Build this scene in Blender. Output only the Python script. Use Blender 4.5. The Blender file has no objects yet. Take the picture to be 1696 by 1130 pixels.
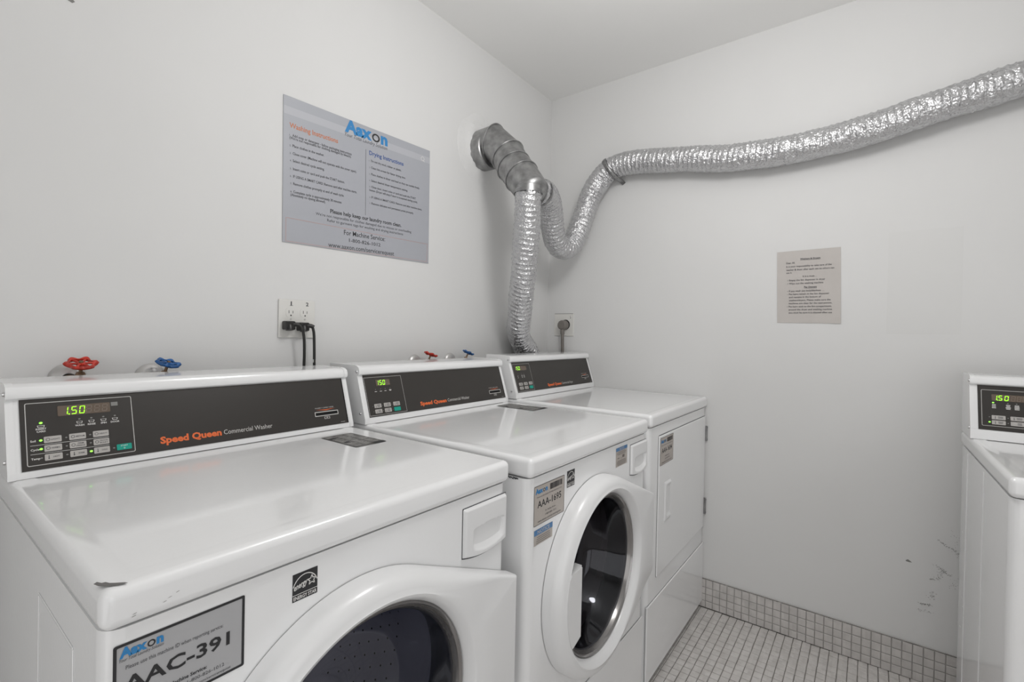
import bpy, bmesh, math, random
from mathutils import Vector, Matrix, noise
random.seed(7)
PI = math.pi
S = bpy.context.scene
COL = S.collection

# ------------------------------------------------------------------ camera
def setup_camera():
    f, a, roll, pitch = 793.698, .6425, .0200, -.0083
    F = Vector((math.cos(a), math.sin(a), 0)); R = Vector((math.sin(a), -math.cos(a), 0)); Z = Vector((0, 0, 1))
    F1 = F*math.cos(pitch) + Z*math.sin(pitch); U1 = -F*math.sin(pitch) + Z*math.cos(pitch)
    R2 = R*math.cos(roll) + U1*math.sin(roll); U2 = U1*math.cos(roll) - R*math.sin(roll)
    cd = bpy.data.cameras.new('camera'); c = bpy.data.objects.new('camera', cd); COL.objects.link(c)
    m = Matrix((R2, U2, -F1)).transposed().to_4x4(); m.translation = Vector((-2.2493, -1.4392, 1.1976))
    c.matrix_world = m
    cd.sensor_width = 36; cd.sensor_fit = 'HORIZONTAL'; cd.lens = f/1696*36
    cd.shift_y = -3.44/1696; cd.clip_start = .02
    S.camera = c
setup_camera()

# ------------------------------------------------------------------ world, lights, exposure
wd = bpy.data.worlds.new('world'); S.world = wd; wd.use_nodes = True
wd.node_tree.nodes['Background'].inputs[0].default_value = (.9, .95, 1, 1)
wd.node_tree.nodes['Background'].inputs[1].default_value = .4
def area(name, loc, rot, sx, sy, power, col=(1, 1, 1)):
    l = bpy.data.lights.new(name, 'AREA'); l.shape = 'RECTANGLE'; l.size = sx; l.size_y = sy; l.energy = power; l.color = col
    o = bpy.data.objects.new(name, l); COL.objects.link(o); o.location = loc; o.rotation_euler = rot
    return o
gl = bpy.data.lights.new('globe_light_source', 'POINT'); gl.energy = 21; gl.shadow_soft_size = .16; gl.color = (1, .99, .98)
go = bpy.data.objects.new('globe_light_source', gl); COL.objects.link(go); go.location = (-1.22, -1.20, 2.14)
area('room_fill_light', (-2.25, -3.05, 1.05), (math.radians(90), 0, math.radians(-27)), 1.9, 1.9, 13, (.98, .99, 1))  # added broad fill behind the camera, not a lamp of the room
area('left_fill_light', (-3.38, -1.75, .95), (0, -PI/2, 0), 1.7, 1.7, 8, (1, .995, .99))  # added low fill inside the left wall; no doorway is modelled there
S.view_settings.view_transform = 'Standard'
S.view_settings.look = 'None'
S.view_settings.exposure = -0.03
S.view_settings.gamma = 1
S.view_settings.use_curve_mapping = False

# ------------------------------------------------------------------ materials
MATS = {}
def mat(name, col, rough=.5, metal=0, coat=0, bump=0, bscale=40, var=0, vscale=8, emis=0, ecol=None, spec=.5, detail=3, warp=False):
    m = bpy.data.materials.new(name); m.use_nodes = True; MATS[name] = m
    nt = m.node_tree; b = nt.nodes['Principled BSDF']
    b.inputs['Base Color'].default_value = (*col, 1); b.inputs['Roughness'].default_value = rough
    b.inputs['Metallic'].default_value = metal; b.inputs['Coat Weight'].default_value = coat
    b.inputs['Coat Roughness'].default_value = .05
    b.inputs['Specular IOR Level'].default_value = spec
    if emis:
        b.inputs['Emission Color'].default_value = (*(ecol or col), 1); b.inputs['Emission Strength'].default_value = emis
    tc = nt.nodes.new('ShaderNodeTexCoord')
    if var:
        n = nt.nodes.new('ShaderNodeTexNoise'); n.inputs['Scale'].default_value = vscale; n.inputs['Detail'].default_value = 4
        nt.links.new(tc.outputs['Object'], n.inputs['Vector'])
        r = nt.nodes.new('ShaderNodeValToRGB')
        r.color_ramp.elements[0].position = .3; r.color_ramp.elements[1].position = .7
        r.color_ramp.elements[0].color = (*[c*(1-var) for c in col], 1)
        r.color_ramp.elements[1].color = (*[min(1, c*(1+var)) for c in col], 1)
        nt.links.new(n.outputs['Fac'], r.inputs[0]); nt.links.new(r.outputs[0], b.inputs['Base Color'])
    if bump:
        n = nt.nodes.new('ShaderNodeTexNoise'); n.inputs['Scale'].default_value = bscale; n.inputs['Detail'].default_value = detail
        nt.links.new(tc.outputs['Object'], n.inputs['Vector'])
        bp = nt.nodes.new('ShaderNodeBump'); bp.inputs['Strength'].default_value = bump; bp.inputs['Distance'].default_value = .01
        nt.links.new(n.outputs['Fac'], bp.inputs['Height']); nt.links.new(bp.outputs[0], b.inputs['Normal'])
    return m

wall_m = mat('white_wall_paint', (.705, .703, .697), .7, bump=.12, bscale=9, var=.012, vscale=2.5, detail=6)
ceil_m = mat('ceiling_paint', (.85, .847, .835), .8, bump=.05, bscale=6)
patch_m = mat('touch_up_paint', (.69, .688, .68), .65, bump=.1, bscale=12)
plaster_m = mat('patch_plaster', (.705, .703, .697), .7, bump=.6, bscale=25, detail=8)
enamel = mat('white_enamel', (.86, .862, .865), .17, coat=.5, bump=.012, bscale=160)
plastic_w = mat('white_plastic', (.80, .802, .805), .28, coat=.2)
panel_m = mat('dark_panel', (.034, .030, .027), .34, bump=.02, bscale=900, spec=.45)
key_m = mat('grey_key', (.46, .44, .42), .5)
teal_m = mat('teal_key', (.0, .33, .25), .45)
line_m = mat('light_grey_print', (.55, .54, .52), .5)
white_p = mat('white_print', (.75, .74, .72), .5)
orange_m = mat('orange_print', (.78, .15, .035), .5)
dark_p = mat('black_print', (.02, .02, .022), .5)
grey_p = mat('grey_print', (.07, .07, .075), .5)
black_m = mat('black_plastic', (.012, .011, .011), .35)
hole_m = mat('deep_black', (.003, .003, .003), .9)
disp_m = mat('display_window', (.14, .105, .08), .25)
ghost_m = mat('unlit_segment', (.19, .15, .12), .3)
green_e = mat('green_segment', (.35, 1, .02), .4, emis=1.5, ecol=(.30, .9, .02))
led_on = mat('green_lamp', (.3, 1, .1), .4, emis=1.8, ecol=(.25, 1, .06))
led_off = mat('unlit_lamp', (.22, .22, .21), .4)
poster_m = mat('poster_paper', (.385, .395, .43), .45, coat=.15, var=.01)
poster_band = mat('poster_band', (.45, .46, .49), .45)
paper_m = mat('notice_paper', (.53, .50, .475), .75, var=.03, vscale=12)
label_m = mat('silver_label', (.42, .42, .43), .4)
label_warm = mat('beige_label', (.46, .42, .385), .5)
blue_p = mat('blue_print', (.03, .22, .50), .5)
blue_d = mat('navy_print', (.04, .10, .30), .5)
bluebox = mat('blue_header', (.08, .21, .42), .5)
orange_t = mat('orange_text', (.55, .19, .08), .5)
red_p = mat('red_line', (.55, .28, .22), .5)
plate_m = mat('outlet_plastic', (.72, .71, .68), .35)
steel = mat('galvanised_steel', (.33, .33, .33), .36, metal=.9, var=.28, vscale=28, bump=.05, bscale=60)
trim_m = mat('grey_trim', (.30, .29, .285), .16, metal=.7)
chrome = mat('chrome', (.75, .75, .76), .12, metal=1)
drum_m = mat('drum_steel', (.62, .61, .66), .42, metal=.75)
gask_m = mat('rubber_gasket', (.03, .03, .035), .35)
esc_m = mat('dull_escutcheon', (.55, .54, .53), .35, metal=.5)
brass = mat('aged_brass', (.22, .15, .095), .5, metal=.6, var=.3, vscale=60)
red_m = mat('worn_red_paint', (.50, .035, .02), .4, var=.35, vscale=70, bump=.1, bscale=120)
blue_m = mat('worn_blue_paint', (.02, .11, .32), .4, var=.4, vscale=70, bump=.1, bscale=120)
cord_m = mat('black_rubber', (.012, .011, .01), .45)
gcord_m = mat('grey_rubber', (.17, .155, .14), .5)
scuff_m = mat('scuff_dirt', (.24, .235, .225), .9)
chip_m = mat('chipped_primer', (.16, .155, .15), .8)
caulk_m = mat('dirty_caulk', (.22, .21, .20), .9, var=.4, vscale=50)
grout_m = mat('grout', (.25, .235, .22), .9, var=.2, vscale=20, bump=.2, bscale=200)
bgrout_m = mat('base_grout', (.36, .345, .33), .9, var=.15, vscale=20)
tape_m = mat('white_tape', (.7, .7, .68), .6)

def foil():
    m = bpy.data.materials.new('foil'); m.use_nodes = True; nt = m.node_tree; b = nt.nodes['Principled BSDF']
    b.inputs['Base Color'].default_value = (.62, .62, .63, 1); b.inputs['Metallic'].default_value = .92; b.inputs['Roughness'].default_value = .27
    tc = nt.nodes.new('ShaderNodeTexCoord')
    v = nt.nodes.new('ShaderNodeTexVoronoi'); v.inputs['Scale'].default_value = 130; v.feature = 'F1'
    n = nt.nodes.new('ShaderNodeTexNoise'); n.inputs['Scale'].default_value = 60; n.inputs['Detail'].default_value = 5; n.inputs['Distortion'].default_value = 1.5
    nt.links.new(tc.outputs['Object'], v.inputs['Vector']); nt.links.new(tc.outputs['Object'], n.inputs['Vector'])
    mx = nt.nodes.new('ShaderNodeMath'); mx.operation = 'ADD'
    nt.links.new(v.outputs['Distance'], mx.inputs[0]); nt.links.new(n.outputs['Fac'], mx.inputs[1])
    bp = nt.nodes.new('ShaderNodeBump'); bp.inputs['Strength'].default_value = .5; bp.inputs['Distance'].default_value = .005
    nt.links.new(mx.outputs[0], bp.inputs['Height']); nt.links.new(bp.outputs[0], b.inputs['Normal'])
    return m
foil_m = foil()

def tile_mat(name, c0, c1, px, py, ax):
    m = bpy.data.materials.new(name); m.use_nodes = True; nt = m.node_tree; b = nt.nodes['Principled BSDF']
    g = nt.nodes.new('ShaderNodeNewGeometry')
    d = nt.nodes.new('ShaderNodeVectorMath'); d.operation = 'SNAP'; d.inputs[1].default_value = (px, py, .0293 if ax else 10)
    nt.links.new(g.outputs['Position'], d.inputs[0])
    w = nt.nodes.new('ShaderNodeTexWhiteNoise'); nt.links.new(d.outputs[0], w.inputs['Vector'])
    n = nt.nodes.new('ShaderNodeTexNoise'); n.inputs['Scale'].default_value = 30; n.inputs['Detail'].default_value = 6
    nt.links.new(g.outputs['Position'], n.inputs['Vector'])
    mx = nt.nodes.new('ShaderNodeMath'); mx.operation = 'MULTIPLY_ADD'; mx.inputs[1].default_value = .35
    nt.links.new(w.outputs['Value'], mx.inputs[0]); nt.links.new(n.outputs['Fac'], mx.inputs[2])
    r = nt.nodes.new('ShaderNodeValToRGB'); r.color_ramp.elements[0].position = .3; r.color_ramp.elements[1].position = .95
    r.color_ramp.elements[0].color = (*c0, 1); r.color_ramp.elements[1].color = (*c1, 1)
    nt.links.new(mx.outputs[0], r.inputs[0]); nt.links.new(r.outputs[0], b.inputs['Base Color'])
    b.inputs['Roughness'].default_value = .42
    return m
ftile_m = tile_mat('floor_tile', (.54, .515, .495), (.68, .655, .635), .0343, .03, 0)
btile_m = tile_mat('base_tile', (.50, .48, .465), (.63, .605, .585), 10, .0295, 1)

def glass_mat(name, tint):
    m = bpy.data.materials.new(name); m.use_nodes = True; nt = m.node_tree; nt.nodes.clear()
    o = nt.nodes.new('ShaderNodeOutputMaterial'); t = nt.nodes.new('ShaderNodeBsdfTransparent'); t.inputs[0].default_value = (*tint, 1)
    g = nt.nodes.new('ShaderNodeBsdfGlossy'); g.inputs['Roughness'].default_value = .02; g.inputs[0].default_value = (.9, .92, 1, 1)
    fr = nt.nodes.new('ShaderNodeFresnel'); fr.inputs[0].default_value = 1.5
    mx = nt.nodes.new('ShaderNodeMixShader')
    nt.links.new(fr.outputs[0], mx.inputs[0]); nt.links.new(t.outputs[0], mx.inputs[1]); nt.links.new(g.outputs[0], mx.inputs[2]); nt.links.new(mx.outputs[0], o.inputs[0])
    return m
glass_m = glass_mat('door_glass', (.80, .82, .88))
glass2_m = glass_mat('smoked_door_glass', (.34, .31, .30))

# ------------------------------------------------------------------ object helpers
def finish(o, parent=None):
    COL.objects.link(o)
    if parent is not None: o.parent = parent
    return o
def mesh_obj(name, verts, faces, m, parent=None, smooth=True, ang=35):
    me = bpy.data.meshes.new(name); me.from_pydata([tuple(v) for v in verts], [], faces); me.update()
    me.materials.append(m)
    if smooth:
        for p in me.polygons: p.use_smooth = True
        me.set_sharp_from_angle(angle=math.radians(ang))
    return finish(bpy.data.objects.new(name, me), parent)
def bm_obj(name, bm, m, parent=None, smooth=True, ang=35):
    me = bpy.data.meshes.new(name); bmesh.ops.recalc_face_normals(bm, faces=bm.faces); bm.to_mesh(me); bm.free()
    me.materials.append(m)
    if smooth:
        for p in me.polygons: p.use_smooth = True
        me.set_sharp_from_angle(angle=math.radians(ang))
    o = finish(bpy.data.objects.new(name, me), parent)
    if smooth: w = o.modifiers.new('weighted_normal', 'WEIGHTED_NORMAL'); w.keep_sharp = True
    return o
def box_bm(x0, x1, y0, y1, z0, z1, bev=0, seg=3):
    bm = bmesh.new()
    vs = [bm.verts.new((x, y, z)) for x in (x0, x1) for y in (y0, y1) for z in (z0, z1)]
    for f in ((0, 1, 3, 2), (4, 6, 7, 5), (0, 4, 5, 1), (2, 3, 7, 6), (0, 2, 6, 4), (1, 5, 7, 3)): bm.faces.new([vs[i] for i in f])
    bmesh.ops.recalc_face_normals(bm, faces=bm.faces)
    if bev: bmesh.ops.bevel(bm, geom=list(bm.edges), offset=bev, segments=seg, profile=.5, affect='EDGES')
    return bm
def box(name, x0, x1, y0, y1, z0, z1, m, parent=None, bev=0, seg=3):
    return bm_obj(name, box_bm(x0, x1, y0, y1, z0, z1, bev, seg), m, parent)
def thing(name, label, cat, loc=(0, 0, 0), rotz=0, group=None):
    o = bpy.data.objects.new(name, None); COL.objects.link(o); o.empty_display_size = .1
    o.location = loc; o.rotation_euler = (0, 0, rotz); o['label'] = label; o['category'] = cat
    if group: o['group'] = group
    return o
def rr(x0, y0, x1, y1, r, n=4):
    out = []
    for cx, cy, a0 in ((x1-r, y1-r, 0), (x0+r, y1-r, PI/2), (x0+r, y0+r, PI), (x1-r, y0+r, 1.5*PI)):
        for i in range(n+1):
            a = a0+i*PI/2/n; out.append((cx+r*math.cos(a), cy+r*math.sin(a)))
    return out
def disc(cx, cy, r, n=16, ry=None):
    return [(cx+r*math.cos(2*PI*i/n), cy+(ry or r)*math.sin(2*PI*i/n)) for i in range(n)]
class Surf:
    """a flat face: origin, right, up (n = towards the viewer)"""
    def __init__(s, o, ex, ey):
        s.o = Vector(o); s.ex = Vector(ex).normalized(); s.ey = Vector(ey).normalized(); s.n = s.ex.cross(s.ey)
    def p(s, u, v, d=0): return s.o + s.ex*u + s.ey*v + s.n*d
class Flat:
    """collects flat or slightly raised polygons on a Surf into one mesh"""
    def __init__(s, surf): s.s = surf; s.v = []; s.f = []
    def poly(s, pts, d, thick=0):
        b = len(s.v); n = len(pts)
        s.v += [s.s.p(x, y, d+thick) for x, y in pts]; s.f.append(tuple(range(b, b+n)))
        if thick:
            s.v += [s.s.p(x, y, d) for x, y in pts]
            for i in range(n):
                j = (i+1) % n; s.f.append((b+i, b+n+i, b+n+j, b+j))
        return s
    def rect(s, x0, y0, x1, y1, d, thick=0): return s.poly([(x0, y0), (x1, y0), (x1, y1), (x0, y1)], d, thick)
    def ring(s, A, B, d):
        b = len(s.v); n = len(A); s.v += [s.s.p(x, y, d) for x, y in A]+[s.s.p(x, y, d) for x, y in B]
        for i in range(n):
            j = (i+1) % n; s.f.append((b+i, b+j, b+n+j, b+n+i))
        return s
    def line(s, x0, y0, x1, y1, w, d):
        dx, dy = x1-x0, y1-y0; L = math.hypot(dx, dy) or 1; nx, ny = -dy/L*w/2, dx/L*w/2
        return s.poly([(x0-nx, y0-ny), (x1-nx, y1-ny), (x1+nx, y1+ny), (x0+nx, y0+ny)], d)
    def text(s, t, x, y, h, d, w=None, align='L', bold=0, shear=0, rot=0, tall=1.26):
        vs, fs, x0, x1, H = glyphs(t, bold, shear)
        k = h/H*(tall if w is not None and t != t.upper() else 1); kx = k if w is None else w/(x1-x0)
        off = {'L': 0, 'C': -(x1-x0)*kx/2, 'R': -(x1-x0)*kx}[align]
        b = len(s.v); c, sn = math.cos(rot), math.sin(rot)
        for vx, vy in vs:
            px, py = (vx-x0)*kx+off, vy*k
            s.v.append(s.s.p(x+px*c-py*sn, y+px*sn+py*c, d))
        s.f += [tuple(b+i for i in f) for f in fs]
        return s
    def make(s, name, m, parent, smooth=False):
        o = mesh_obj(name, s.v, s.f, m, parent, smooth)
        if any(k in name for k in ('lettering', 'print', 'numbering', 'heading', 'slot', 'border', 'digits', 'number', 'scratch', 'holes', 'dark_block', 'caulk', 'arrow', 'scuff', 'pen_mark')) and len(s.f) > 1: o['kind'] = 'stuff'
        return o
_cache = {}
def glyphs(t, bold=0, shear=0):
    key = (t, bold, shear)
    if key in _cache: return _cache[key]
    def ev(txt):
        cu = bpy.data.curves.new('tmp', 'FONT'); cu.body = txt; cu.resolution_u = 2; cu.offset = bold; cu.shear = shear; cu.fill_mode = 'FRONT'
        o = bpy.data.objects.new('tmp', cu); me = bpy.data.meshes.new_from_object(o)
        vs = [(v.co.x, v.co.y) for v in me.vertices]; fs = [tuple(p.vertices) for p in me.polygons]
        bpy.data.objects.remove(o); bpy.data.curves.remove(cu); bpy.data.meshes.remove(me)
        return vs, fs
    if 'H' not in _cache: _cache['H'] = max(v[1] for v in ev('H')[0])
    vs, fs = ev(t)
    xs = [v[0] for v in vs]
    _cache[key] = (vs, fs, min(xs), max(xs), _cache['H'])
    return _cache[key]

def catmull(P, step):
    P = [Vector(p) for p in P]; P = [P[0]*2-P[1]]+P+[P[-1]*2-P[-2]]; out = []
    for i in range(1, len(P)-2):
        n = max(2, int((P[i+1]-P[i]).length/step))
        for k in range(n):
            t = k/n; a, b, c, d = P[i-1:i+3]
            out.append(.5*((2*b)+(c-a)*t+(2*a-5*b+4*c-d)*t*t+(3*b-a-3*c+d)*t**3))
    out.append(P[-2]); return out
def frames(pts):
    T = [(pts[min(i+1, len(pts)-1)]-pts[max(i-1, 0)]).normalized() for i in range(len(pts))]
    u = T[0].orthogonal().normalized(); fr = []
    for i, t in enumerate(T):
        u = (u-t*u.dot(t)).normalized(); fr.append((t, u, t.cross(u)))
    return fr
def tube(name, pts, rad, m, parent=None, n=12, fn=None, cap=True, step=None, ang=50):
    pts = catmull(pts, step) if step else [Vector(p) for p in pts]
    fr = frames(pts); V = []; F = []; s = 0
    for i, (p, (t, u, w)) in enumerate(zip(pts, fr)):
        if i: s += (p-pts[i-1]).length
        for k in range(n):
            a = 2*PI*k/n; r = rad if not callable(rad) else rad(s)
            if fn: r += fn(s, a, p)
            V.append(p+(u*math.cos(a)+w*math.sin(a))*r)
    for i in range(len(pts)-1):
        for k in range(n):
            j = (k+1) % n; F.append((i*n+k, i*n+j, (i+1)*n+j, (i+1)*n+k))
    if cap: F.append(tuple(reversed(range(n)))); F.append(tuple(range((len(pts)-1)*n, len(pts)*n)))
    return mesh_obj(name, V, F, m, parent, True, ang)
def lathe(name, prof, m, parent=None, loc=(0, 0, 0), axis=(0, 0, 1), n=32, ang=40):
    """prof = [(radius, along axis)]"""
    ax = Vector(axis).normalized(); u = ax.orthogonal().normalized(); w = ax.cross(u); V = []; F = []; loc = Vector(loc)
    for r, h in prof:
        for k in range(n):
            a = 2*PI*k/n; V.append(loc+ax*h+(u*math.cos(a)+w*math.sin(a))*max(r, 1e-5))
    for i in range(len(prof)-1):
        for k in range(n):
            j = (k+1) % n; F.append((i*n+k, i*n+j, (i+1)*n+j, (i+1)*n+k))
    return mesh_obj(name, V, F, m, parent, True, ang)

# ------------------------------------------------------------------ room shell
H = 2.496; XL, YF = -3.4, -3.2
K = .0095                      # the right wall stands very slightly out of square
def struct(o): o['kind'] = 'structure'; return o
def xb(y): return y*K
struct(box('floor', XL-.1, .15, YF-.1, .1, -.1, -.003, grout_m))
struct(box('ceiling', XL-.1, .15, YF-.1, .1, H, H+.1, ceil_m))
wall_back = struct(box('wall_back', XL-.1, .12, 0, .1, -.003, H, wall_m))
def wallB():
    V = []
    for y in (0, YF-.1):
        for x in (xb(y), .12):
            for z in (-.003, H): V.append((x, y, z))
    return mesh_obj('wall_right', V, [(0, 1, 5, 4), (2, 6, 7, 3), (0, 2, 3, 1), (4, 5, 7, 6), (0, 4, 6, 2), (1, 3, 7, 5)], wall_m, None, False)
wall_right = struct(wallB())
struct(box('wall_left', XL-.1, XL, YF-.1, 0, -.003, H, wall_m))
struct(box('wall_front', XL, xb(YF), YF-.1, YF, -.003, H, wall_m))
floor = bpy.data.objects['floor']

# floor mosaic
def tile_mesh(name, a, b, h, m, joint=.0026):
    x1, y1 = a/2-joint/2, b/2-joint/2; c = .0012
    V = [(-x1, -y1, -.003), (x1, -y1, -.003), (x1, y1, -.003), (-x1, y1, -.003)]
    V += [(-x1, -y1, h-c), (x1, -y1, h-c), (x1, y1, h-c), (-x1, y1, h-c)]
    V += [(-x1+c, -y1+c, h), (x1-c, -y1+c, h), (x1-c, y1-c, h), (-x1+c, y1-c, h)]
    F = [(8, 9, 10, 11)]
    for i in range(4):
        j = (i+1) % 4; F += [(i, j, 4+j, 4+i), (4+i, 4+j, 8+j, 8+i)]
    me = bpy.data.meshes.new(name); me.from_pydata(V, [], F); me.materials.append(m); return me, V, F
PX, PY = .0343, .0300
tmesh, TV, TF = tile_mesh('tile', PX, PY, 0, ftile_m)
restV, restF = [], []
near = []
for i in range(0, 98):
    for j in range(-29, 77):
        cx, cy = -.020-PX/2-PX*(i-1), -.886-PY*(j+.5)
        if cx < XL+PX or cx > xb(cy)-.004-PX*.3 or cy > -.01 or cy < YF: continue
        dep = (cx+2.2493)*.8+(cy+1.4392)*.6
        vis = cy < -.845 and cx > -.68 and dep > 1.645 and cy > -1.66
        if vis: near.append((dep, cx, cy))
        else: restV, restF = restV, restF
        if not vis:
            b = len(restV); dz = random.uniform(-.0004, .0004)
            restV += [(cx+v[0], cy+v[1], v[2]+dz) for v in TV]; restF += [tuple(b+q for q in f) for f in TF]
near.sort()
for k, (dep, cx, cy) in enumerate(near):
    if k < 300:
        o = bpy.data.objects.new('tile', tmesh); COL.objects.link(o); o.parent = floor
        o.location = (cx+random.uniform(-.0004, .0004), cy+random.uniform(-.0004, .0004), random.uniform(-.0005, .0004))
        o.rotation_euler = (random.uniform(-.012, .012), random.uniform(-.012, .012), random.uniform(-.012, .012))
    else:
        b = len(restV); restV += [(cx+v[0], cy+v[1], v[2]) for v in TV]; restF += [tuple(b+q for q in f) for f in TF]
o = mesh_obj('tile_field', restV, restF, ftile_m, floor, False); o['kind'] = 'stuff'

# tiled baseboard on the right wall
def skew(V): return [(x+xb(y), y, z) for x, y, z in V]
bb = struct(mesh_obj('baseboard_right', skew([(x, y, z) for x in (-.0065, .0) for y in (-.012, -3.19) for z in (0, .1255)]),
    [(0, 1, 3, 2), (4, 6, 7, 5), (0, 4, 5, 1), (2, 3, 7, 6), (0, 2, 6, 4), (1, 5, 7, 3)], bgrout_m, None, False))
bV, bF = [], []
rows = [(.0, .0300), (.0300, .0600), (.0600, .0900), (.0900, .1255)]
for (z0, z1) in rows:
    me, V0, F0 = tile_mesh('tile', z1-z0, .0295, 0, btile_m)
    for j in range(-28, 78):
        cy = -.8736-.0295*(j+.5)
        if cy > -.03 or cy < -3.17: continue
        zc = (z0+z1)/2
        if -1.72 < cy < -.84:
            o = bpy.data.objects.new('tile', me); COL.objects.link(o); o.parent = bb
            o.location = (xb(cy)-.0095+random.uniform(-.0005, .0003), cy, zc)
            o.rotation_euler = (0, -PI/2+random.uniform(-.01, .01), random.uniform(-.012, .012))
        else:
            b = len(bV); bV += [(xb(cy)-.0095-v[2], cy+v[1], zc+v[0]) for v in V0]; bF += [tuple(b+q for q in f) for f in F0]
o = mesh_obj('tile_row', bV, bF, btile_m, bb, False); o['kind'] = 'stuff'
cf = Flat(Surf((0, 0, 0), (0, -1, 0), (0, 0, 1)))
yy = .84
while yy < 1.72:
    L = random.uniform(.02, .12)
    cf.poly([(yy, .1255), (yy+L, .1255), (yy+L, .1285+random.uniform(-.0008, .0008)), (yy, .1285+random.uniform(-.001, .001))], .0105-xb(-yy)*1, 0)
    yy += L+random.choice([0, .001, .012])
co = cf.make('caulk_line', caulk_m, bb)

# ------------------------------------------------------------------ things on the walls: marks, patches
def blob(cx, cy, rx, ry, n=14, jit=.25, rot=0):
    out = []
    for i in range(n):
        a = 2*PI*i/n; k = 1+random.uniform(-jit, jit); x, y = rx*k*math.cos(a), ry*k*math.sin(a)
        out.append((cx+x*math.cos(rot)-y*math.sin(rot), cy+x*math.sin(rot)+y*math.cos(rot)))
    return out
SB = Surf((0, 0, 0), (K*-1, -1, 0), (0, 0, 1))     # right wall seen from the room: u = -y, v = z
SA = Surf((0, 0, 0), (1, 0, 0), (0, 0, 1))         # back wall: u = x, v = z
m_ = Flat(SB)
def scatter(F, pts, n, sp, size):
    for _ in range(n):
        i = random.randrange(len(pts)-1); t = random.random(); a, b = pts[i], pts[i+1]
        x = a[0]+(b[0]-a[0])*t+random.gauss(0, sp); y = a[1]+(b[1]-a[1])*t+random.gauss(0, sp*.8)
        F.poly(blob(x, y, size*random.uniform(.35, 1.9), size*random.uniform(.18, .6), 6, .3, random.uniform(-.9, .2)), .0006)
scatter(m_, [(1.6415, .5124), (1.662, .498), (1.679, .4888)], 26, .0025, .0016)
scatter(m_, [(1.679, .4888), (1.70, .478), (1.71, .475)], 70, .007, .0013)
scatter(m_, [(1.69, .545), (1.70, .50)], 26, .008, .0012)
scatter(m_, [(1.6354, .4261), (1.65, .414), (1.6614, .4025), (1.68, .395)], 60, .0035, .0014)
scatter(m_, [(1.652, .405), (1.643, .37)], 42, .006, .0012)
scatter(m_, [(1.622, .369), (1.635, .37)], 14, .0015, .0015)
scatter(m_, [(1.5983, .2743), (1.628, .278)], 34, .0022, .0016)
scatter(m_, [(1.635, .325), (1.624, .30)], 34, .006, .0012)
scatter(m_, [(1.59, .25), (1.63, .254)], 18, .003, .0012)
scatter(m_, [(1.68, .36), (1.70, .38)], 26, .008, .0012)
o = m_.make('scuff_marks', scuff_m, wall_right); o['kind'] = 'stuff'
Flat(SB).poly([(1.556, .4155), (1.5625, .4205), (1.569, .4165), (1.5745, .4125), (1.566, .411), (1.558, .412)], .0006).make('dirt_speck', scuff_m, wall_right)
Flat(SB).rect(1.4841, 1.2290, 1.6860, 1.6000, .0005).make('paint_patch', patch_m, wall_right)
Flat(SA).poly([(-2.03, 1.927), (-1.998, 1.921), (-1.986, 1.917), (-1.981, 1.922), (-1.99, 1.93), (-2.02, 1.94)], .0006).make('dirt_speck', scuff_m, wall_back)

# rough plaster round the duct hole
def plaster():
    n = 40; V = []; F = []
    for i, (rk, d) in enumerate(((.150, .0002), (.130, .004), (.11, .007), (.096, .013), (.086, .016), (.07, .016))):
        for k in range(n):
            a = 2*PI*k/n; r = rk*(1+.10*noise.noise(Vector((math.cos(a)*1.7, math.sin(a)*1.7, i*.6)))) + (.0 if i > 3 else .012*noise.noise(Vector((math.cos(a)*4, math.sin(a)*4, i))))
            V.append((-.598+r*math.cos(a), -d*(1+.5*noise.noise(Vector((k*.9, i*2.1, 3)))), 2.035+r*math.sin(a)*1.02))
    for i in range(5):
        for k in range(n):
            j = (k+1) % n; F.append((i*n+k, i*n+j, (i+1)*n+j, (i+1)*n+k))
    return mesh_obj('plaster_patch', V, F, plaster_m, wall_back, True, 60)
plaster()

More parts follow.
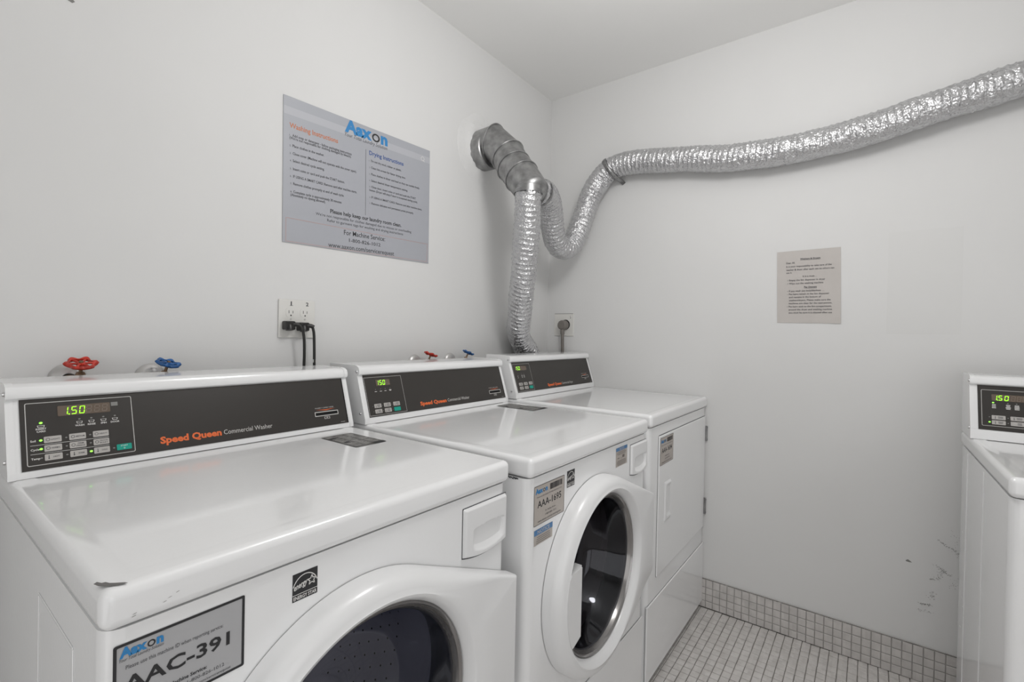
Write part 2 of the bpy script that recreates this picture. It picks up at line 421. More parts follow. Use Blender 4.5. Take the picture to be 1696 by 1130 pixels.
# ------------------------------------------------------------------ the instruction poster
def poster():
    r = thing('poster', 'large grey laminated poster of washing and drying instructions on the back wall', 'poster', (-1.5033, -.0005, 1.4626))
    an = math.radians(2.0); W, Hh = .6130, .4480
    s = Surf((0, 0, 0), (math.cos(an), 0, math.sin(an)), (-math.sin(an), 0, math.cos(an)))
    out = [(.0, .005), (.60, -.004), (W, Hh), (.012, Hh+.002)]
    Flat(s).poly(out, .0008, .0012).make('sheet', poster_m, r)
    d = .0024
    Flat(s).poly([(.0122, .395), (.6105, .396), (.6113, .420), (.0125, .4185)], d-.0003).make('pale_band', poster_band, r)
    t = Flat(s)
    L = [(.0278, .3307, 'Add soap or detergent - follow packaging instructions', .2475, 0), (.0278, .3216, "(We're not responsible for clothing damaged by bleach).", .2455, 0),
         (.0278, .2990, 'Place clothes in the washer.', .1443, 0), (.0278, .2758, 'Close cover (Machine will not operate with the cover open).', .2660, 0),
         (.0278, .2535, 'Select desired cycle setting.', .1440, 0), (.0278, .2290, 'Insert coins or card and push the START button.', .2185, 0),
         (.0278, .2060, 'IF USING A SMART CARD: Remove card after machine starts.', .2663, 0), (.0278, .1835, 'Remove clothes promptly at end of wash cycle.', .2155, 0),
         (.0278, .1590, 'Complete cycle is approximately 30 minutes', .2052, 0), (.0278, .1487, '(Absolutely no dyeing allowed).', .1462, 0)]
    num = 1
    n1 = Flat(s)
    for x, y, tx, x1, _ in L:
        if tx[0] != '(':
            n1.text('%d.' % num, x, y, .0052, d); num += 1
        t.text(tx, x+(.0095 if tx[0] != '(' else 0), y, .0062, d, w=x1-x-(.0095 if tx[0] != '(' else 0), bold=.014)
    L = [(.3300, 'Do not dry wool, rubber or plastic.', .4645), (.3062, 'Clean lint screen for faster drying time.', .4850), (.2830, 'Place clothes in dryer and load so they can tumble freely.', .5558),
         (.2605, 'Select desired dryer temperature setting.', .4945), (.2387, 'Close door, insert coins or card and push the START', .5358), ('', "button (Dryer will stop if door is re-opened during cycle).", .5445),
         (.2018, 'IF USING A SMART CARD: Remove card after machine starts.', .5665), (.1800, 'Remove delicates and permanent press promptly.', .5237)]
    num = 1
    for y, tx, x1 in L:
        x = .3185
        if y == '': y = .2262
        else:
            n1.text('%d.' % num, x, y, .0046, d); num += 1; x += .0085
        t.text(tx, x, y, .0058, d, w=x1-x, bold=.014)
    t.text('Please help keep our laundry room clean.', .163, .1205, .0100, d, w=.2986, bold=.025)
    t.text("We're not responsible for clothes damaged due to misuse or overloading", .111, .1050, .0070, d, w=.3995)
    t.text('Refer to garment tags for washing and drying instructions', .1512, .0905, .0070, d, w=.3184)
    t.text('For Machine Service:', .2133, .0565, .0125, d, w=.1715, bold=.008)
    t.text('1-800-826-1012', .2329, .0345, .0115, d, w=.1308, bold=.008)
    t.text('www.aaxon.com/servicerequest', .1536, .0082, .0120, d, w=.2723, bold=.008)
    t.line(.3056, .3679, .3003, .1369, .0012, d)
    t.text('Your Total Laundry Solution', .2218, .3905, .0100, d, w=.1775, shear=.3)
    t.make('black_lettering', grey_p, r)
    n1.make('numbering', grey_p, r)
    Flat(s).text('Washing Instructions', .0288, .3565, .0118, d, w=.1664, bold=.018).make('orange_heading', orange_t, r)
    Flat(s).text('Drying Instructions', .3198, .3535, .0112, d, w=.1555, bold=.018).make('blue_heading', blue_d, r)
    logo(s, .2219, .4068, .179, .0365, d, r)
    b = Flat(s)
    P = [(.0125, .0800), (.5944, .0727), (.5895, .0020), (.0101, .0085)]
    for i in range(4): b.line(*P[i], *P[(i+1) % 4], .0009, d)
    b.make('border_line', red_p, r)
    q = Flat(s); q.ring(disc(.573, .4065, .0085), disc(.573, .4065, .0068), d); q.line(.576, .4, .583, .396, .0018, d)
    q.make('round_mark', white_p, r)
def logo(s, x, y, w, h, d, r):
    g = Flat(s)
    g.text('Aax', x, y, h, d, w=w*.615, bold=.05, tall=1.06)
    g.text('n', x+w*.83, y, h, d, w=w*.17, bold=.05, tall=1.06)
    g.make('logo_lettering', blue_p, r)
    cx, cy, R = x+w*.712, y+h*.36, w*.094
    Flat(s).ring(disc(cx, cy, R, 24, h*.40), disc(cx, cy, R*.62, 24, h*.25), d).make('logo_ring', dark_p, r)
poster()

# ------------------------------------------------------------------ the typed notice on the right wall
def notice():
    r = thing('paper_notice', 'small typed paper notice taped on the right wall between the ducts and the lone dryer', 'notice', (xb(-1.1258)-.0005, -1.1258, 1.2685))
    s = Surf((0, 0, 0), (-K, -1, 0), (0, 0, 1))
    V = []; F = []; nx, ny = 10, 12                       # slightly curled sheet
    for i in range(nx+1):
        for j in range(ny+1):
            u, v = i/nx, j/ny
            x = (-.0032*v+.0031*(1-v))*(1-u)+(.2137*v+.2199*(1-v))*u
            y = (.0017*(1-v)+.2915*v)*(1-u)+(-.0017*(1-v)+.2938*v)*u
            dd = .0012+.006*max(0, u-.7)**2*10*(1-v)**2*.5
            V.append(s.p(x, y, dd))
    for i in range(nx):
        for j in range(ny): a = i*(ny+1)+j; F.append((a, a+ny+1, a+ny+2, a+1))
    sh = mesh_obj('sheet', V, F, paper_m, r)
    t = Flat(s); d = .0026
    T = [('Washers & Dryers', .0795, .2545, .1480, 1), ('Dear All,', .031, .2405, .0619, 0), ('It is your responsibility to take care of the', .0313, .2262, .1856, 0),
         ('washer & dryer after each use so others can', .0316, .2126, .1947, 0), ('use it.', .0319, .2010, .0518, 0), ('It is a must\u2026', .0901, .1845, .1378, 0),
         ('Empty the lint dispenser in dryer', .0425, .1700, .1657, 2), ('Wipe out the washing machine', .0425, .1570, .1598, 2), ('Pet Owners', .0956, .1408, .1382, 1),
         ('If you wash pet beds/blankets \u2026', .0430, .1265, .1636, 2), ('Pet hairs remain in the lint dispenser', .0430, .1138, .1804, 2), ('and remains in the bottom of', .0435, .1015, .1533, 0),
         ('washers/dryers. Please make sure the', .0437, .0888, .1852, 0), ('machines are clean for the next person.', .0434, .0765, .1901, 0), ('Pet hairs stick to the lint compartment,', .0434, .0635, .1891, 2),
         ('around the dryer and washing machine', .0434, .0513, .1906, 0), ('you must be sure it is cleaned after use', .0437, .0390, .1908, 0)]
    for tx, x, y, x1, k in T:
        t.text(tx, x, y, .0052, d, w=x1-x, bold=.022 if k == 1 else .008)
        if k == 1: t.line(x, y-.0018, x1, y-.0018, .0007, d)
        if k == 2: t.poly(disc(x-.005, y+.0025, .0012, 8), d)
    t.make('black_lettering', grey_p, r)
notice()

# ------------------------------------------------------------------ wall outlets, plugs and cords
def receptacle(s, cx, cy, parent):
    r = Flat(s).poly([(x, y) for x, y in rr(cx-.0165, cy-.0140, cx+.0165, cy+.0140, .0095, 4)], .0045, .0022).make('receptacle', plate_m, parent)
    k = Flat(s); k.ring(rr(cx-.0174, cy-.0149, cx+.0174, cy+.0149, .0103, 4), rr(cx-.0165, cy-.0140, cx+.0165, cy+.0140, .0095, 4), .0049)
    k.rect(cx-.0072, cy-.003, cx-.0054, cy+.006, .0069); k.rect(cx+.0054, cy-.003, cx+.0070, cy+.005, .0069); k.poly(disc(cx, cy-.0095, .0024, 10), .0069)
    k.make('slot', dark_p, r)
def outlet_pair():
    r = thing('double_wall_outlet', 'white double wall outlet marked 1 and 2 above the first washer', 'outlet', (-1.5127, -.0002, 1.1750))
    s = Surf((0, 0, 0), (1, 0, .008), (0, 0, 1))
    box('cover_plate', 0, .1175, -.006, 0, 0, .1180, plate_m, r, .0025, 2)
    for cx in (.0375, .0835):
        for cy in (.0785, .0370): receptacle(s, cx, cy, r)
        Flat(s).poly(disc(cx, .0575, .003, 12), .006, .0008).make('screw', line_m, r)
    t = Flat(s); t.text('1', .0365, .1000, .0120, .0065, w=.0035, bold=.01); t.line(.0335, .0995, .0440, .0995, .0012, .0065)
    t.text('2', .0860, .1000, .0110, .0065, w=.0090, bold=.02); t.make('handwritten_number', grey_p, r)
outlet_pair()
def plug_cord(label, px, pz, path, band=False):
    r = thing('power_cord', label, 'power cord', (px, 0, pz), 0, 'black cords in the double outlet')
    def L(p): return (p[0]-px, p[1], p[2]-pz)
    box('plug', -.0145, .0145, -.036, -.0062, -.013, .014, black_m, r, .004, 2)
    lathe('plug_grip', [(.0, -.014), (.009, -.014), (.0115, -.008), (.0115, .004), (.0, .006)], black_m, r, (-.002, -.030, -.010), (0, -.2, -1), 14)
    tube('cord_neck', [(.008, -.030, .004), (.019, -.034, .0035), (.0265, -.036, 0)], .0068, black_m, r, 10, step=.004)
    tube('cable', [L(p) for p in path], .0042, cord_m, r, 10, step=.012)
    if band:
        o = tube('tape_band', [L((-1.4132, -.0362, 1.1085)), L((-1.4130, -.0362, 1.0985))], .0048, tape_m, r, 12)
plug_cord('black power cord in the outlet half marked 1', -1.4891, 1.2126, [(-1.4665, -.0375, 1.2160), (-1.458, -.0425, 1.204), (-1.4520, -.0425, 1.178), (-1.4480, -.039, 1.13), (-1.4475, -.037, 1.08), (-1.449, -.036, .9)])
plug_cord('black power cord with white tape band in the outlet half marked 2', -1.4435, 1.2095, [(-1.4215, -.036, 1.2120), (-1.4165, -.037, 1.194), (-1.4145, -.037, 1.16), (-1.4132, -.037, 1.08), (-1.415, -.036, .9)], True)

def dryer_outlet():
    x0 = xb(-.1)-.0003
    r = thing('dryer_wall_outlet', 'square white wall outlet with one round socket beside the corner', 'outlet', (x0, -.0490, 1.1985))
    s = Surf((0, 0, 0), (0, -1, 0), (0, 0, 1))
    box('cover_plate', -.006, 0, -.1185, 0, 0, .1195, plate_m, r, .002, 2)
    Flat(s).rect(.002, .1180, .116, .1205, .0062).make('dirt_edge', scuff_m, r)
    lathe('round_socket', [(.0, .0105), (.023, .0105), (.0265, .009), (.028, .0055)], black_m, r, (0, -.070, .0600), (-1, 0, 0), 28)
    t = Flat(s); t.line(.0985, .108, .0995, .103, .002, .0065); t.poly(blob(.1005, .0965, .003, .0025, 8), .0065); t.make('pen_mark', dark_p, r)
    p = thing('dryer_power_cord', 'thick grey dryer cord with round plug hanging beside the corner', 'power cord', (x0-.011, -.1190, 1.2560))
    prof = [(.0, .040), (.020, .040), (.025, .036), (.0265, .028), (.0265, .004), (.0, .004)]
    lathe('plug', prof, gcord_m, p, (0, 0, 0), (-1, 0, 0), 12, 30)
    tube('cord_neck', [(-.024, 0, -.018), (-.026, 0, -.034), (-.026, -.001, -.05)], .0115, gcord_m, p, 12)
    tube('cable', [(-.026, -.001, -.045), (-.027, -.003, -.09), (-.027, -.004, -.16), (-.03, -.002, -.35)], .0088, gcord_m, p, 12, step=.02)
dryer_outlet()

# ------------------------------------------------------------------ shut-off valves
def valve(label, col, x, z, rad, tilt, yaw, esc_x):
    Y0 = -.052
    r = thing('shutoff_valve', label, 'valve', (x, Y0, z))
    ax = Vector((math.sin(tilt)*math.cos(yaw), math.sin(tilt)*math.sin(yaw), math.cos(tilt)))
    # six-lobed cast wheel
    u = ax.orthogonal().normalized(); u = Vector((1, 0, 0)); u = (u-ax*u.dot(ax)).normalized(); w = ax.cross(u)
    n = 72; V = []; F = []; loops = []
    def R(a, k): return rad*(k-.05+.10*(math.cos(6*a))) if k > .7 else rad*k*(1+.05*math.cos(6*a))
    prof = [(.68, -.6), (.84, -.9), (.93, -.5), (.97, .1), (.86, .9), (.68, .6)]
    th = rad*.16
    for i, (k, h) in enumerate(prof):
        for q in range(n):
            a = 2*PI*q/n; rr_ = R(a, k); V.append((u*math.cos(a)+w*math.sin(a))*rr_+ax*(h*th+ (rad*.05*math.cos(6*a) if k > .7 else 0)))
    m = len(prof)
    for i in range(m):
        for q in range(n):
            j = (q+1) % n; F.append((i*n+q, i*n+j, ((i+1) % m)*n+j, ((i+1) % m)*n+q))
    wheel = mesh_obj('handwheel', V, F, col, r, True, 60)
    for q in range(6):
        a = 2*PI*q/6; d = u*math.cos(a)+w*math.sin(a)
        tube('spoke', [d*rad*.18, d*rad*.45+ax*.001, d*rad*.72], rad*.085, col, wheel, 8)
    lathe('hub', [(0, .0035), (rad*.26, .003), (rad*.28, -.003), (rad*.2, -.006)], col, wheel, (0, 0, 0), ax, 20)
    lathe('screw', [(0, .0065), (rad*.13, .006), (rad*.14, .003)], brass, wheel, (0, 0, 0), ax, 12)
    lathe('stem', [(.0035, .0), (.0035, -.022), (.0075, -.022), (.0090, -.026), (.0090, -.036), (.0135, -.040), (.0135, -.052), (0, -.052)], brass, r, (0, 0, 0), ax, 14)
    c = -ax*.050
    tube('valve_body', [(esc_x-x, -Y0-.006, -.038), (esc_x-x+.004, -Y0-.03, -.040), (c.x-.004, c.y, c.z+.004), (c.x+.004, c.y-.012, c.z-.012), (c.x+.004, c.y-.014, c.z-.06)], .0125, brass, r, 14, step=.008)
    lathe('escutcheon', [(.034, .001), (.031, .006), (.022, .010), (.013, .012)], esc_m, r, (esc_x-x, -Y0-.0005, -.036), (0, -1, 0), 28)
valve('worn red valve handwheel above the left end of the first washer', red_m, -1.9733, 1.1155, .0300, .38, -PI/2-.1, -1.986)
valve('worn blue valve handwheel above the first washer, right of the red one', blue_m, -1.8104, 1.1105, .0285, .36, -PI/2+.55, -1.832)
valve('worn red valve handwheel behind the middle washer, tilted to the right', red_m, -.9278, 1.1145, .0285, .36, -.35, -.966)
valve('worn blue valve handwheel behind the middle washer, nearest the hanging duct', blue_m, -.7083, 1.1175, .0265, .42, -.40, -.768)

# ------------------------------------------------------------------ ducts
def steel_duct():
    r = thing('steel_duct_elbow', 'galvanised steel duct elbow coming out of the back wall high beside the corner', 'duct', (-.598, 0, 2.035))
    O = Vector((-.598, 0, 2.035))
    def T(p): return Vector(p)-O
    lathe('wall_collar', [(.0845, .0), (.0845, .062), (.080, .066), (.060, .066)], steel, r, (0, -.001, -.012), (0, -1, 0), 40)
    P = [T((-.600, -.018, 2.040)), T((-.600, -.085, 2.045)), T((-.5946, -.1596, 1.976)), T((-.6074, -.2016, 1.9168)), T((-.6195, -.253, 1.8617)), T((-.6331, -.3195, 1.7850))]
    n = 40; rad = .0735
    def seg(name, a, b, na, nb, r0, r1):
        V = []; F = []; ax = (b-a).normalized(); u = Vector((1, 0, 0)); u = (u-ax*u.dot(ax)).normalized(); w = ax.cross(u)
        for (c, nn, rr0) in ((a, na, r0), (b, nb, r1)):
            for k in range(n):
                t = 2*PI*k/n; p = c+(u*math.cos(t)+w*math.sin(t))*rr0
                p = p-ax*((p-c).dot(nn)/ax.dot(nn)); V.append(p)
        for k in range(n): j = (k+1) % n; F.append((k, j, n+j, n+k))
        o = mesh_obj(name, V, F, steel, r, True, 60); return V
    D = [(P[i+1]-P[i]).normalized() for i in range(5)]
    Nn = [D[0]]+[(D[i]+D[i+1]).normalized() for i in range(4)]+[D[4]]
    for i in range(5):
        V = seg('elbow_section' if i < 4 else 'wye_body', P[i], P[i+1], Nn[i], Nn[i+1], rad*(1.03 if i == 0 else 1), rad*(1 if i < 4 else .93))
        if 0 < i:
            ring = V[:n]+[V[0]]
            c = sum(V[:n], Vector())/n
            tube('seam', [c+(v-c)*1.02 for v in ring], .0028, steel, r, 6, cap=False)
    # wye end cap and collars for the two flexible branches
    e = P[5]
    lathe('wye_cap', [(rad*.93, 0), (rad*.88, .012), (rad*.6, .026), (0, .032)], steel, r, e, D[4], n)
    lathe('branch_collar', [(.050, .0), (.052, .020), (.0545, .022), (.0545, .027), (.050, .028)], steel, r, T((-.664, -.322, 1.800)), (.03, .05, -.9), 32)
    lathe('branch_collar', [(.048, .0), (.050, .045), (.0545, .047), (.0545, .052), (.050, .054)], steel, r, T((-.622, -.300, 1.8005)), (.95, -.06, .02), 32)
steel_duct()
def flex(name, label, pts, rad, seed, rid=1):
    O = Vector(pts[0]); r = thing(name, label, 'duct', tuple(O))
    P = [Vector(p)-O for p in pts]; pitch = .0205
    def fn(s, a, p):
        ph = (s/pitch+a/(2*PI)) % 1
        ridge = rid*(.0022*(abs(math.cos(PI*ph))**8) - .0012*math.sin(PI*ph))
        q = Vector((math.cos(a)*4.0, math.sin(a)*4.0, s*55+seed))
        cr = .0030*noise.noise(q)+.0024*noise.noise(q*2.6)
        big = .004*noise.noise(Vector((math.cos(a)*.8, math.sin(a)*.8, s*9+seed)))
        return ridge+cr+big
    tube('foil_hose', P, rad, foil_m, r, 52, fn, True, .0032, 25)
    return r, P, O
v, Pv, Ov = flex('hanging_foil_duct', 'crinkled silver foil duct dropping from the steel elbow behind the left dryer',
     [(-.6645, -.3215, 1.784), (-.6625, -.3165, 1.745), (-.653, -.310, 1.700), (-.6374, -.299, 1.633), (-.610, -.272, 1.55), (-.570, -.238, 1.46), (-.520, -.190, 1.37), (-.470, -.148, 1.29), (-.425, -.110, 1.225), (-.368, -.080, 1.180), (-.315, -.066, 1.140), (-.262, -.0615, 1.095), (-.235, -.0615, 1.03), (-.225, -.0615, .93)], .0535, 1)
c_ = Vector((-.664, -.3200, 1.768))-Ov
tube('clamp', [c_+Vector((.0, 0, .012)), c_+Vector((.0, 0, .0))], .0575, steel, v, 36, cap=False)
w, Pw, Ow = flex('long_foil_duct', 'long silver foil duct looping from the steel elbow and running along the right wall',
     [(-.578, -.308, 1.803), (-.5179, -.3061, 1.805), (-.4476, -.2835, 1.783), (-.383, -.2536, 1.736), (-.3267, -.2295, 1.6853), (-.2734, -.2177, 1.647), (-.2134, -.223, 1.6283), (-.1598, -.2358, 1.6581), (-.128, -.2524, 1.7222), (-.1014, -.2701, 1.8071), (-.0818, -.2964, 1.9109), (-.073, -.352, 1.990), (-.073, -.418, 2.030),
      (-.074, -.5173, 2.0356), (-.075, -.62, 2.020), (-.076, -.7455, 2.0007), (-.079, -.9482, 1.9647), (-.081, -1.1287, 1.9519), (-.082, -1.2907, 1.9565), (-.084, -1.4368, 1.9716), (-.085, -1.5694, 1.9957), (-.086, -1.6903, 2.0158), (-.087, -1.809, 2.0356), (-.088, -1.95, 2.052), (-.089, -2.15, 2.062)], .0540, 5, .75)
c_ = Vector((-.548, -.307, 1.804))-Ow
tube('clamp', [c_+Vector((-.006, 0, 0)), c_+Vector((.006, 0, -.001))], .0580, steel, w, 36, cap=False)
def strap():
    c = Vector((-.073, -.400, 2.022)); r = thing('duct_strap', 'perforated grey metal strap holding the long foil duct to the right wall', 'strap', tuple(c))
    t = Vector((.0, -.80, .52)).normalized(); u = Vector((1, 0, 0)); w_ = t.cross(u).normalized()
    V = []; F = []; n = 40; hw = .0095; R = .0605
    A0, A1 = -.02, 1.02
    path = [Vector((.068, 0, 0))+w_*(.078)] if False else []
    for i in range(n+1):
        a = PI/2+(i/n)*PI                                      # half turn on the room side
        path.append(u*math.cos(a)*R+w_*math.sin(a)*R)
    path = [path[0]+u*.066+w_*.012, path[0]+u*.05]+path+[path[-1]+u*.05, path[-1]+u*.066-w_*.012]
    for p in path: V += [p-t*hw, p+t*hw]
    for i in range(len(path)-1): F.append((2*i, 2*i+1, 2*i+3, 2*i+2))
    o = mesh_obj('band', V, F, steel, r); so = o.modifiers.new('thickness', 'SOLIDIFY'); so.thickness = .0018; so.offset = 1
    hb = Flat(Surf((0, 0, 0), (0, 1, 0), (0, 0, 1)))
    for i in range(4, n, 5):
        p = path[i+2]; nrm = (u*math.cos(PI/2+(i-0)/n*PI)+w_*math.sin(PI/2+i/n*PI)).normalized(); tt = nrm.cross(t)
        b = len(hb.v); hb.v += [p+nrm*.0022+(t*math.cos(q*PI/4)+tt*math.sin(q*PI/4))*.0022 for q in range(8)]; hb.f.append(tuple(range(b, b+8)))
    hb.make('strap_holes', dark_p, o)
strap()

# ------------------------------------------------------------------ laundry machines
W = .683
def seven(F, ch, x, y, w, h, d, t, ghost=False, slant=.12):
    SEG = {'0': 'abcdef', '1': 'bc', '5': 'afgcd', '8': 'abcdefg'}[ch]
    def pt(a, b): return (x+a*w+b*h*slant, y+b*h)
    tw = t/w; th = t/h
    Q = {'a': [(tw*.6, 1), (1-tw*.6, 1), (1-tw, 1-th), (tw, 1-th)], 'd': [(tw*.6, 0), (1-tw*.6, 0), (1-tw, th), (tw, th)],
         'g': [(tw, .5-th/2), (1-tw, .5-th/2), (1-tw, .5+th/2), (tw, .5+th/2)],
         'f': [(0, .54), (tw, .54+th/2), (tw, 1-th*1.2), (0, .97)], 'e': [(0, .03), (tw, th*1.2), (tw, .46-th/2), (0, .46)],
         'b': [(1, .54), (1-tw, .54+th/2), (1-tw, 1-th*1.2), (1, .97)], 'c': [(1, .03), (1-tw, th*1.2), (1-tw, .46-th/2), (1, .46)]}
    for s in SEG: F.poly([pt(*q) for q in Q[s]], d)
def display(s, x0, y0, x1, y1, digits, dot, gh, panel, dg=None):
    p = Flat(s).poly(rr(x0, y0, x1, y1, .002, 3), .0016, .0006).make('display', disp_m, panel)
    return p
def bars(F, x, y, w, h, d, n, thick):
    for i in range(n):
        k = random.uniform(.72, 1); F.rect(x+w*(1-k)/2, y+h*(i+.15)/n, x+w*(1+k)/2, y+h*(i+.15)/n+thick, d)
def thermo(F, x, y, h, d):
    F.poly(disc(x, y+h*.18, h*.16, 8), d); F.rect(x-h*.07, y+h*.2, x+h*.07, y+h*.95, d)
def card_slot(s, x0, y0, x1, y1, panel, d=.0017, big=True):
    fr = Flat(s); fr.ring(rr(x0, y0, x1, y1, .0012, 2), rr(x0+.0022, y0+.0022, x1-.0022, y1-.0022, .0006, 2), d+.0012)
    fr.make('slot_frame', line_m, panel)
    Flat(s).rect(x0+.0022, y0+.0022, x1-.0022, y1-.0022, d).make('card_slot', hole_m, panel)
    cx = (x0+x1)/2; o = Flat(s)
    o.poly([(x0+.004, y1+.0055), (cx, y1+.0022), (x1-.006, y1+.0062), (cx, y1+.0036)], d)
    o.poly([(x0+.009, y1+.0062), (cx, y1+.0040), (x1-.010, y1+.0070), (cx, y1+.0050)], d)
    o.make('orange_arrow', orange_m, panel)
    t = Flat(s); t.text('INSERT CARD HERE', x0+.004, y1+.0085, .0030, d, w=(x1-x0)*.78)
    t.ring([(cx-.008, y0-.0085), (cx+.008, y0-.0085), (cx+.008, y0-.002), (cx-.008, y0-.002)], [(cx-.0065, y0-.0075), (cx+.0065, y0-.0075), (cx+.0065, y0-.003), (cx-.0065, y0-.003)], d)
    t.poly([(cx-.003, y0-.006), (cx+.003, y0-.006), (cx, y0-.003)], d)
    t.make('slot_lettering', line_m, panel)

def console(root, m):
    """m: cy (local y of the panel foot), dz, zt, ph (panel height dz), style"""
    zt, cy, dz = m['zt'], m['cy'], m['dz']; hz, hy = m.get('hz', .1212), .0400
    L = math.hypot(hz, hy); yb = m['back']
    zb = zt+dz; zT = zb+hz
    # cross section (y,z), front bottom going up and over
    def prof(e):
        P = [(cy-.0050-e, zt+.0005), (cy-.0042-e, zb-.002), (cy-.0030-e, zb), (cy+hy-.0030-e, zT-.0005), (cy+hy-.0105-e, zT+.0040), (cy+hy-.0125-e, zT+.0090), (cy+hy-.0120-e, zT+.0170),
             (cy+hy-.0085-e, zT+.0235+e*.6), (cy+hy-.001, zT+.0275+e), (cy+hy+.012, zT+.0295+e), (yb, zT+.0300+e), (yb, zt+.0005)]
        return P
    def extr(name, x0, x1, P, par):
        n = len(P); V = [(x0, y, z) for y, z in P]+[(x1, y, z) for y, z in P]
        F = [(i, (i+1) % n, n+(i+1) % n, n+i) for i in range(n)]+[tuple(range(n)), tuple(reversed(range(n, 2*n)))]
        bm = bmesh.new(); vs = [bm.verts.new(v) for v in V]
        for f in F: bm.faces.new([vs[i] for i in f])
        return bm_obj(name, bm, enamel, par, True, 32)
    hs = extr('console_housing', .0115, W-.0115, prof(0), root)
    for x0, x1 in ((.001, .0115), (W-.0115, W-.001)):
        c = extr('end_cap', x0, x1, prof(.0012), root)
        if x0 < .1:
            for (yy, zz) in ((cy+.038, zT+.012), (cy+.016, zt+.030)):
                lathe('screw', [(0, .0028), (.003, .0028), (.0042, .001), (.0044, 0)], chrome, c, (.0008, yy, zz), (-1, 0, 0), 12)
    pw, ph = W-2*.0187, L
    s = Surf((.0187, cy-.0034, zb), (1, 0, 0), (0, hy, hz))
    pn = Flat(s).rect(0, 0, pw, ph, 0, .0014).make('control_panel', panel_m, root)
    d = .0017; st = m['style']
    g = Flat(s)                                                  # black joint right of the panel
    g.rect(pw, 0, pw+.0035, ph, .0008); g.make('panel_joint', hole_m, pn)
    grey = Flat(s); wt = Flat(s); ink = Flat(s)
    seg = Flat(s); gh = Flat(s)
    def key(x, y, w, h, mt=key_m):
        return Flat(s).poly(rr(x, y, x+w, y+h, .0013, 2), d, .0008).make('key' if mt is key_m else 'start_key', mt, pn)
    def lamp(x, y, on=False, r=.0015):
        Flat(s).poly(disc(x, y, r*1.15, 12, r*.9), d, .0006).make('indicator_lamp', led_on if on else led_off, pn)
    D = d+.0007
    if st == 'old_washer' or st == 'old_dryer':
        if st == 'old_dryer':
            fx0, fy0, fx1, fy1 = .0075, .012, .165, .1215
        else: fx0, fy0, fx1, fy1 = .0066, .0075, .1610, .1205
        grey.ring(rr(fx0, fy0, fx1, fy1, .003, 4), rr(fx0+.0012, fy0+.0012, fx1-.0012, fy1-.0012, .002, 4), d)
    if st == 'old_washer':
        display(s, .0496, .0922, .1262, .1113, None, None, None, pn)
        Flat(s).rect(.1280, .1035, .1385, .1110, d).make('sensor_window', led_off, pn)
        xs = [.0560+.0108*i for i in range(7)]
        for i, ch in enumerate('150'): seven(seg, ch, [.0555, .0680, .0795][i], .0940, .0078, .0145, .0026, .0013)
        seg.poly(disc(.0655, .0948, .0011, 8), .0026)
        for i in range(3): seven(gh, '8', .0895+.0118*i, .0948, .0080, .0140, .0025, .0012)
        for x, tx in ((.0794, 'WASH'), (.0968, 'RINSE'), (.1147, 'SPIN'), (.1324, 'DOOR')):
            lamp(x, .0836); wt.text(tx, x, .0702, .0031, d, align='C', bold=.02)
            wt.ring([(x-.0035, .0755), (x+.0035, .0755), (x+.0045, .0795), (x-.0045, .0795)], [(x-.0028, .0762), (x+.0028, .0762), (x+.0036, .0790), (x-.0036, .0790)], d)
        lamp(.0266, .0829, True, .0020); wt.text('INSERT', .0266, .0705, .0030, d, align='C', bold=.02); wt.text('CARD', .0266, .0660, .0030, d, align='C', bold=.02)
        wt.ring([(.0225, .0745), (.0307, .0745), (.0317, .0785), (.0215, .0785)], [(.0232, .0752), (.0300, .0752), (.0309, .0778), (.0223, .0778)], d)
        rowsy = [.0456, .0300, .0140]; colx = [.0294, .0634, .0973]
        names = [['LIGHT', 'MEDIUM', 'HEAVY'], ['NORMAL', 'PERM\nPRESS', 'DELICATES\nBULKY'], ['HOT', 'WARM', 'COLD']]
        for r_ in range(3):
            for c in range(3):
                key(colx[c], rowsy[r_], .0236, .0114)
                lamp(colx[c]-.0040, rowsy[r_]+.0058, (r_, c) in ((0, 0), (1, 0), (2, 2)), .0019 if (r_, c) in ((0, 0), (1, 0), (2, 2)) else .0014)
                tx = names[r_][c].split('\n')
                for k, q in enumerate(tx):
                    ink.text(q, colx[c]+.0155, rowsy[r_]+.0043+(.0022-.0042*k if len(tx) > 1 else 0), .0027, D+.0003, align='C', w=.0120 if len(q) > 4 else .0085, bold=.01)
                if r_ == 2: thermo(ink, colx[c]+.0055, rowsy[r_]+.0022, .0070, D+.0003)
                else: ink.ring(disc(colx[c]+.0052, rowsy[r_]+.0058, .0030, 8), disc(colx[c]+.0052, rowsy[r_]+.0058, .0022, 8), D+.0003)
            wt.text(('Soil', 'Cycle', 'Temp')[r_], .0120, rowsy[r_]+.0040, .0034, d, bold=.02)
        for y in (.0434, .0278): wt.line(.0115, y, .1210, y, .0006, d)
        key(.1316, .0142, .0236, .0114, teal_m); lamp(.1274, .0200)
        wt.text('START', .1434, .0210, .0026, D+.0003, align='C'); wt.ring(disc(.1434, .0175, .0014, 8), disc(.1434, .0175, .0009, 8), D+.0003)
    elif st == 'old_dryer':
        Flat(s).poly(rr(.0300, .0890, .118, .1085, .002, 3), d, .0006).make('display', disp_m, pn)
        for i, ch in enumerate('150'): seven(seg, ch, [.0325, .0435, .0565][i], .0905, .0085, .0150, .0026, .0018)
        seg.poly(disc(.0425, .0912, .0011, 8), .0026)
        for i in range(4): seven(gh, '8', .0705+.0118*i, .0910, .0085, .0145, .0025, .0012)
        lamp(.0330, .0830, True, .0020); bars(wt, .0295, .0660, .0100, .0140, d, 3, .0022)
        for x in (.064, .082): lamp(x, .0830); bars(wt, x-.0050, .0650, .0110, .0150, d, 4, .0020)
